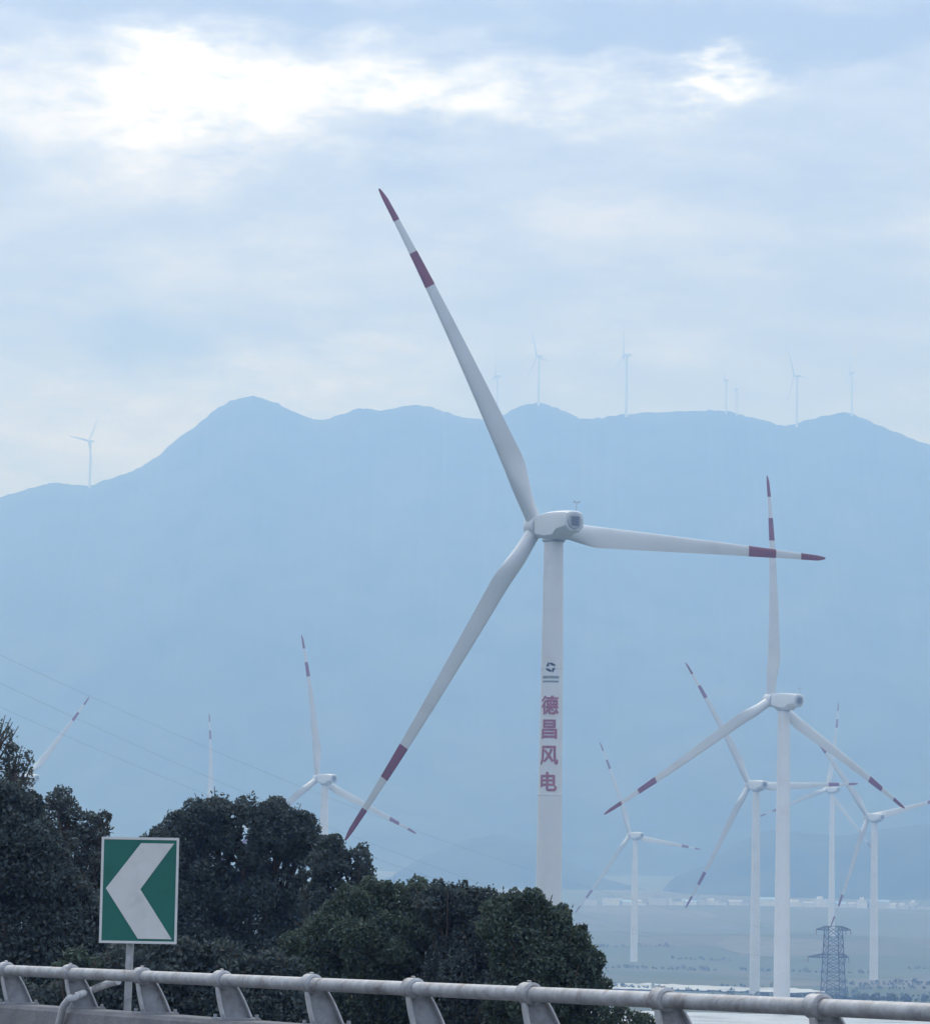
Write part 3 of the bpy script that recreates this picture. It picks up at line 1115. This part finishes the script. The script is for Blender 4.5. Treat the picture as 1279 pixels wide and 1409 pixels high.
def leaves_mesh(name, lobes, dens, size, seed, holes=(), stretch=1.0):
    """many small leaves filling rounded lobes (centre, radius, weight); uneven outline and gaps"""
    global TOTAL
    rg = np.random.default_rng(seed)
    P_, S_, T_ = [], [], []
    full = []
    for (c, r, w) in lobes:          # boughs: smaller tufts budding from every lobe
        full.append((c, r * 0.86, w))
        for _ in range(9):
            d = rg.normal(size=3); d[2] = d[2] * 0.8 + 0.35; d /= np.linalg.norm(d)
            rr = r * rg.uniform(0.2, 0.42)
            full.append((np.array(c) + d * (r * rg.uniform(0.93, 1.04) - rr * 0.75), rr, w * rg.uniform(0.55, 1.0)))
    lobes = full
    for li, (c, r, w) in enumerate(lobes):
        n = max(12, int(dens * w * (r / size) ** 2))
        d = rg.normal(size=(n, 3)); d /= np.linalg.norm(d, axis=1)[:, None]
        # lumpy radius: sum of a few random bumps on the sphere
        rad = np.full(n, 0.86)
        for _ in range(26):
            ax = rg.normal(size=3); ax /= np.linalg.norm(ax)
            kk = rg.uniform(10, 60)
            rad += rg.uniform(-0.16, 0.24) * np.exp(kk * (d @ ax - 1))
        u = rg.random(n)
        shell = np.where(u < 0.72, 1 - 0.22 * rg.random(n) ** 1.5, rg.random(n) ** 0.5)
        # stray sprays beyond the outline
        stray = rg.random(n) < 0.07
        shell = np.where(stray, 1 + 0.26 * rg.random(n) ** 1.6, shell)
        p = np.array(c) + d * (r * rad * shell)[:, None] * np.array([1, 1, stretch])
        # clump: pull leaves towards twig centres
        m = max(4, n // 26)
        tw = p[rg.integers(0, n, m)]
        own = rg.integers(0, m, n)
        # nearest of three random twigs
        best = own; bd = np.linalg.norm(p - tw[own], axis=1)
        for _ in range(10):
            o2 = rg.integers(0, m, n); d2 = np.linalg.norm(p - tw[o2], axis=1)
            best = np.where(d2 < bd, o2, best); bd = np.minimum(bd, d2)
        pull = np.where(bd < r * 0.45, 0.45, 0.0)[:, None]
        p = p + (tw[best] - p) * pull * rg.random((n, 1))
        tone = rg.random(m)[best] * 0.45 + 0.2 * rg.random(n) + 0.35 * (0.5 + 0.5 * np.sin(p @ np.array([3.1, 1.3, 4.2]) + li))
        P_.append(p); S_.append(size * rg.uniform(0.45, 1.35, n)); T_.append(tone)
    p = np.concatenate(P_); s = np.concatenate(S_); tone = np.concatenate(T_)
    keep = np.ones(len(p), bool)
    for (hc, hr) in holes:
        for _ in range(7):           # a ragged gap: several small openings side by side, some leaves left across it
            off = rg.normal(size=2) * hr * 0.75
            q = (p - np.array(hc))[:, [0, 2]] - off
            hit = np.hypot(q[:, 0], q[:, 1]) < hr * rg.uniform(0.3, 0.62)
            keep &= ~(hit & (rg.random(len(p)) < 0.985))
    p, s, tone = p[keep], s[keep], tone[keep]
    n = len(p)
    TOTAL += n
    a = rg.normal(size=(n, 3)); a[:, 2] -= 0.35; a /= np.linalg.norm(a, axis=1)[:, None]
    b = np.cross(a, rg.normal(size=(n, 3))); b /= np.linalg.norm(b, axis=1)[:, None]
    nn = np.cross(a, b)
    L_ = s[:, None]
    v = np.empty((n, 4, 3))
    v[:, 0] = p - a * L_ * 0.5
    v[:, 1] = p + b * L_ * 0.27 + nn * L_ * 0.05
    v[:, 2] = p + a * L_ * 0.5
    v[:, 3] = p - b * L_ * 0.27 + nn * L_ * 0.05
    me = bpy.data.meshes.new(name)
    me.vertices.add(n * 4); me.vertices.foreach_set('co', v.ravel())
    me.loops.add(n * 4); me.loops.foreach_set('vertex_index', np.arange(n * 4, dtype=np.int32))
    me.polygons.add(n)
    me.polygons.foreach_set('loop_start', np.arange(0, n * 4, 4, dtype=np.int32))
    me.update(calc_edges=True)
    at = me.attributes.new('leaf', 'FLOAT_COLOR', 'FACE')
    col = np.ones((n, 4), np.float32); col[:, 0] = tone; col[:, 1] = rg.random(n)
    at.data.foreach_set('color', col.ravel())
    return me


def tree(name, label, cat, y, lobes_px, mat, dens=72, size=0.075, seed=1, holes_px=(), root_px=None, group=None, stems=1, trunk_r=0.12):
    rg = random.Random(seed)
    lobes = []
    for px, py, rpx, dy, w in lobes_px:
        lobes.append((P(px, py, y + dy), rpx / F * (y + dy), w))
    low = min(l[0].z - l[1] for l in lobes)
    rx = P(root_px or lobes_px[0][0], 1300, y).x
    gz = ground_z(rx, y)
    t = thing(name, label, cat, (rx, y, gz), 0, group)
    org_ = Vector((rx, y, gz))
    loc = [(c - org_, r, w) for c, r, w in lobes]
    holes = [(P(px, py, y) - org_, r / F * y) for px, py, r in holes_px]
    me = leaves_mesh('crown', loc, dens, size, seed, holes)
    link('crown', me, MATS[mat], t)
    # trunk rising to the lowest lobes, limbs reaching into each lobe
    bm = bmesh.new()
    top_z = max(0.6, (sum(l[0].z for l in loc) / len(loc)))
    mx = sum(l[0].x for l in loc) / len(loc)
    n = 7
    main_pts = []
    for i in range(n):
        k = i / (n - 1)
        main_pts.append(Vector((mx * k ** 1.5 + rg.uniform(-.05, .05), rg.uniform(-.08, .08), -0.4 + (top_z + 0.4) * k)))
    tube(bm, main_pts, [trunk_r * (1.25 - 0.85 * i / (n - 1)) for i in range(n)], 8)
    obj('trunk', bm, MATS['bark'], t, 60)
    for c, r, w in loc:
        bm = bmesh.new()
        k = min(n - 2, max(2, int((c.z / max(0.5, top_z)) * (n - 1)) - 2))
        a = main_pts[k]
        mid = a.lerp(c, 0.5) + Vector((rg.uniform(-.15, .15), rg.uniform(-.15, .15), -0.15))
        tube(bm, [a, mid, c], [trunk_r * 0.5, trunk_r * 0.34, trunk_r * 0.14], 6)
        for q in range(5):
            d = Vector((rg.gauss(0, 1), rg.gauss(0, 1), abs(rg.gauss(0, 1)))).normalized()
            tube(bm, [mid.lerp(c, 0.4 + 0.1 * q), c + d * r * rg.uniform(0.8, 1.08)], [trunk_r * 0.16, 0.006], 5)
        obj('limb', bm, MATS['bark'], t, 60)
    return t


# (px, py, radius px, depth offset, weight)
tree('tall_tree', 'tall dark broadleaf tree at the left edge of the picture', 'tree', 48,
     [(-40, 1125, 75, 0, 1), (5, 1118, 55, -.5, 1), (28, 1130, 45, -.5, 1), (10, 1190, 80, -.6, 1), (-60, 1230, 110, 0, 1), (50, 1195, 50, 0, 1), (75, 1225, 55, 0, 1), (100, 1275, 75, 0.2, 1),
      (20, 1300, 110, -.3, 1), (110, 1330, 85, 0, 1), (-90, 1330, 120, 0, .7), (30, 1400, 120, 0, .8), (-120, 1130, 110, .5, .6)],
     'leaf_dark', seed=3, size=0.066, root_px=-60, trunk_r=0.2)
tree('feathery_tree', 'loose feathery tree top rising above the dark tree at the left edge', 'tree', 56,
     [(-5, 1010, 32, 0, .45), (22, 1045, 26, 0, .45), (-40, 1040, 45, 0, .5), (-15, 1065, 42, 0, .5), (-60, 1000, 50, 0, .4), (30, 1075, 25, 0, .5)],
     'leaf_grey', seed=8, size=0.066, dens=34, root_px=-40, trunk_r=0.16)
tree('slender_tree', 'greyish small-leaved tree just above and left of the chevron sign', 'tree', 52,
     [(82, 1098, 20, 0, .55), (95, 1118, 22, 0, .55), (70, 1125, 25, 0, .8), (118, 1138, 24, 0, .5), (142, 1126, 14, 0, .5), (136, 1150, 22, 0, .5), (105, 1165, 38, 0, .8), (140, 1190, 35, 0, .8), (150, 1240, 50, 0, .8), (145, 1300, 60, 0, .8)],
     'leaf_grey', seed=12, size=0.06, dens=44, root_px=120, trunk_r=0.1)
tree('round_topped_tree', 'big dark round-topped tree with sky showing through, right of the chevron sign', 'tree', 66,
     [(292, 1135, 52, 0, 1), (345, 1150, 55, -.3, 1), (385, 1145, 52, 0, 1), (418, 1150, 30, .3, 1), (250, 1165, 50, 0, 1), (222, 1190, 50, 0, 1), (300, 1200, 70, .2, .9), (400, 1205, 55, .3, .7),
      (250, 1250, 75, 0, 1), (340, 1260, 80, .2, 1), (420, 1270, 70, .3, .8), (200, 1290, 70, 0, .9), (290, 1330, 90, 0, .8), (390, 1340, 90, 0, .7)],
     'leaf_dark', seed=21, size=0.07, root_px=320, trunk_r=0.22,
     holes_px=[(333, 1153, 9), (322, 1130, 5), (325, 1185, 7), (302, 1175, 5), (378, 1178, 8), (405, 1200, 9), (430, 1222, 9), (392, 1212, 6), (425, 1195, 5)])
tree('domed_tree', 'smaller dark domed tree between the round-topped tree and the bushes', 'tree', 61,
     [(455, 1185, 38, 0, 1), (488, 1195, 34, 0, 1), (470, 1225, 45, 0, .9), (500, 1235, 35, 0, .9), (440, 1240, 35, .2, .7), (460, 1280, 60, 0, .8), (470, 1340, 80, 0, .7)],
     'leaf_dark', seed=34, size=0.066, root_px=465, trunk_r=0.14, holes_px=[(471, 1209, 6), (484, 1187, 4), (455, 1225, 6)])
tree('broad_bush', 'broad leafy bush with a green top, left one of three behind the rail', 'bush', 46,
     [(500, 1255, 48, 0, 1), (545, 1250, 48, 0, 1), (585, 1255, 48, .2, 1), (460, 1285, 50, 0, 1), (520, 1310, 75, -.3, 1), (600, 1310, 70, 0, 1), (430, 1330, 60, 0, 1), (500, 1390, 90, 0, .8), (600, 1390, 90, 0, .8), (410, 1400, 80, 0, .8)],
     'leaf_mid', seed=44, size=0.053, root_px=520, trunk_r=0.1)
tree('low_bush', 'dark middle bush between the broad bush and the rounded one', 'bush', 45,
     [(600, 1248, 40, 0, 1), (635, 1250, 38, 0, 1), (668, 1256, 36, 0, 1), (690, 1268, 36, 0, 1), (650, 1310, 65, 0, 1), (700, 1320, 65, 0, 1), (640, 1380, 85, 0, .8), (700, 1395, 80, 0, .7)],
     'leaf_dark', seed=52, size=0.053, root_px=660, trunk_r=0.09)
tree('rounded_bush', 'ragged rounded bush below the lettered tower, right end of the greenery', 'bush', 43,
     [(705, 1252, 30, 0, .9), (735, 1252, 30, 0, .9), (757, 1272, 34, 0, .9), (690, 1275, 42, 0, .9), (780, 1300, 36, 0, .9), (745, 1295, 45, 0, .9), (730, 1315, 60, 0, .9), (800, 1335, 38, 0, .8), (815, 1365, 30, 0, .7), (770, 1360, 60, 0, .8), (720, 1390, 70, 0, .8),
      (810, 1400, 40, 0, .6), (855, 1405, 26, 0, .45), (885, 1415, 24, 0, .4)],
     'leaf_mid', seed=63, size=0.052, dens=90, root_px=740, trunk_r=0.09)
tree('pale_shrub', 'small green shrub just behind the rail below the chevron sign', 'shrub', 38,
     [(105, 1322, 20, 0, .8), (125, 1330, 18, 0, .8), (85, 1333, 14, 0, .7), (110, 1350, 24, 0, .7)], 'leaf_mid', seed=71, size=0.055, root_px=105, trunk_r=0.03)
tree('verge_bush', 'dark low bush filling the gap under the rail below the chevron sign', 'bush', 41,
     [(170, 1345, 50, 0, 1), (240, 1340, 55, 0, 1), (310, 1345, 55, 0, 1), (370, 1350, 50, 0, 1), (200, 1410, 70, 0, .9), (300, 1410, 75, 0, .9), (390, 1410, 70, 0, .9), (90, 1400, 70, 0, .9), (0, 1395, 80, 0, .9)],
     'leaf_dark', seed=82, size=0.066, root_px=250, trunk_r=0.08)

# ------------------------------------------------------------------ scattered scrub on the plain
def scrub():
    rg = random.Random(77)
    lobes = []
    for row in range(20):
        y0, x0 = rg.uniform(900, 2500), rg.uniform(0.02, 0.14)
        a = rg.uniform(-0.25, 0.25)
        for k in range(rg.randint(10, 34)):
            x, y = x0 * y0 + k * 2.6 + rg.uniform(-1, 1), y0 + k * 8 * a + rg.uniform(-2, 2)
            rr = rg.choice((0.5, 0.7, 0.9, 1.2, 1.6)) * rg.uniform(0.8, 1.2)
            lobes.append((Vector((x, y, ground_z(x, y) + rr * 0.7)), rr, 1.0))
    c = P(1130, 1300, 1240)
    for k in range(46):
        x, y = c.x + rg.uniform(-12, 32), c.y + rg.uniform(-60, 70)
        rr = rg.uniform(0.5, 1.5)
        lobes.append((Vector((x, y, ground_z(x, y) + rr * 0.7)), rr, 1.0))
    me = leaves_mesh('scrub', lobes, 10, 0.45, 5)
    o = link('scrub', me, MATS['leaf_mid'])
    o['kind'] = 'stuff'
    o['label'] = 'low dark scrub and hedgerows scattered over the far plain'


scrub()

# ------------------------------------------------------------------ haze
bm = bmesh.new()
box(bm, (-3400, -300, -38), (3400, 9200, 1080))
hz = obj('haze', bm, None)
hz['kind'] = 'stuff'
hm = bpy.data.materials.new('haze')
hm.use_nodes = True
ht = hm.node_tree
ht.nodes.clear()
hv = ht.nodes.new('ShaderNodeVolumePrincipled')
hv.inputs['Color'].default_value = (*HAZE_COLOR, 1)
hv.inputs['Absorption Color'].default_value = (1, 1, 1, 1)
hv.inputs['Density'].default_value = HAZE_DENSITY
hv.inputs['Anisotropy'].default_value = HAZE_ANISO
ho = ht.nodes.new('ShaderNodeOutputMaterial')
ht.links.new(hv.outputs[0], ho.inputs['Volume'])
hz.data.materials.append(hm)

print('LEAVES', TOTAL)
for h_ in HEIGHTS: print('TURBINE', h_)
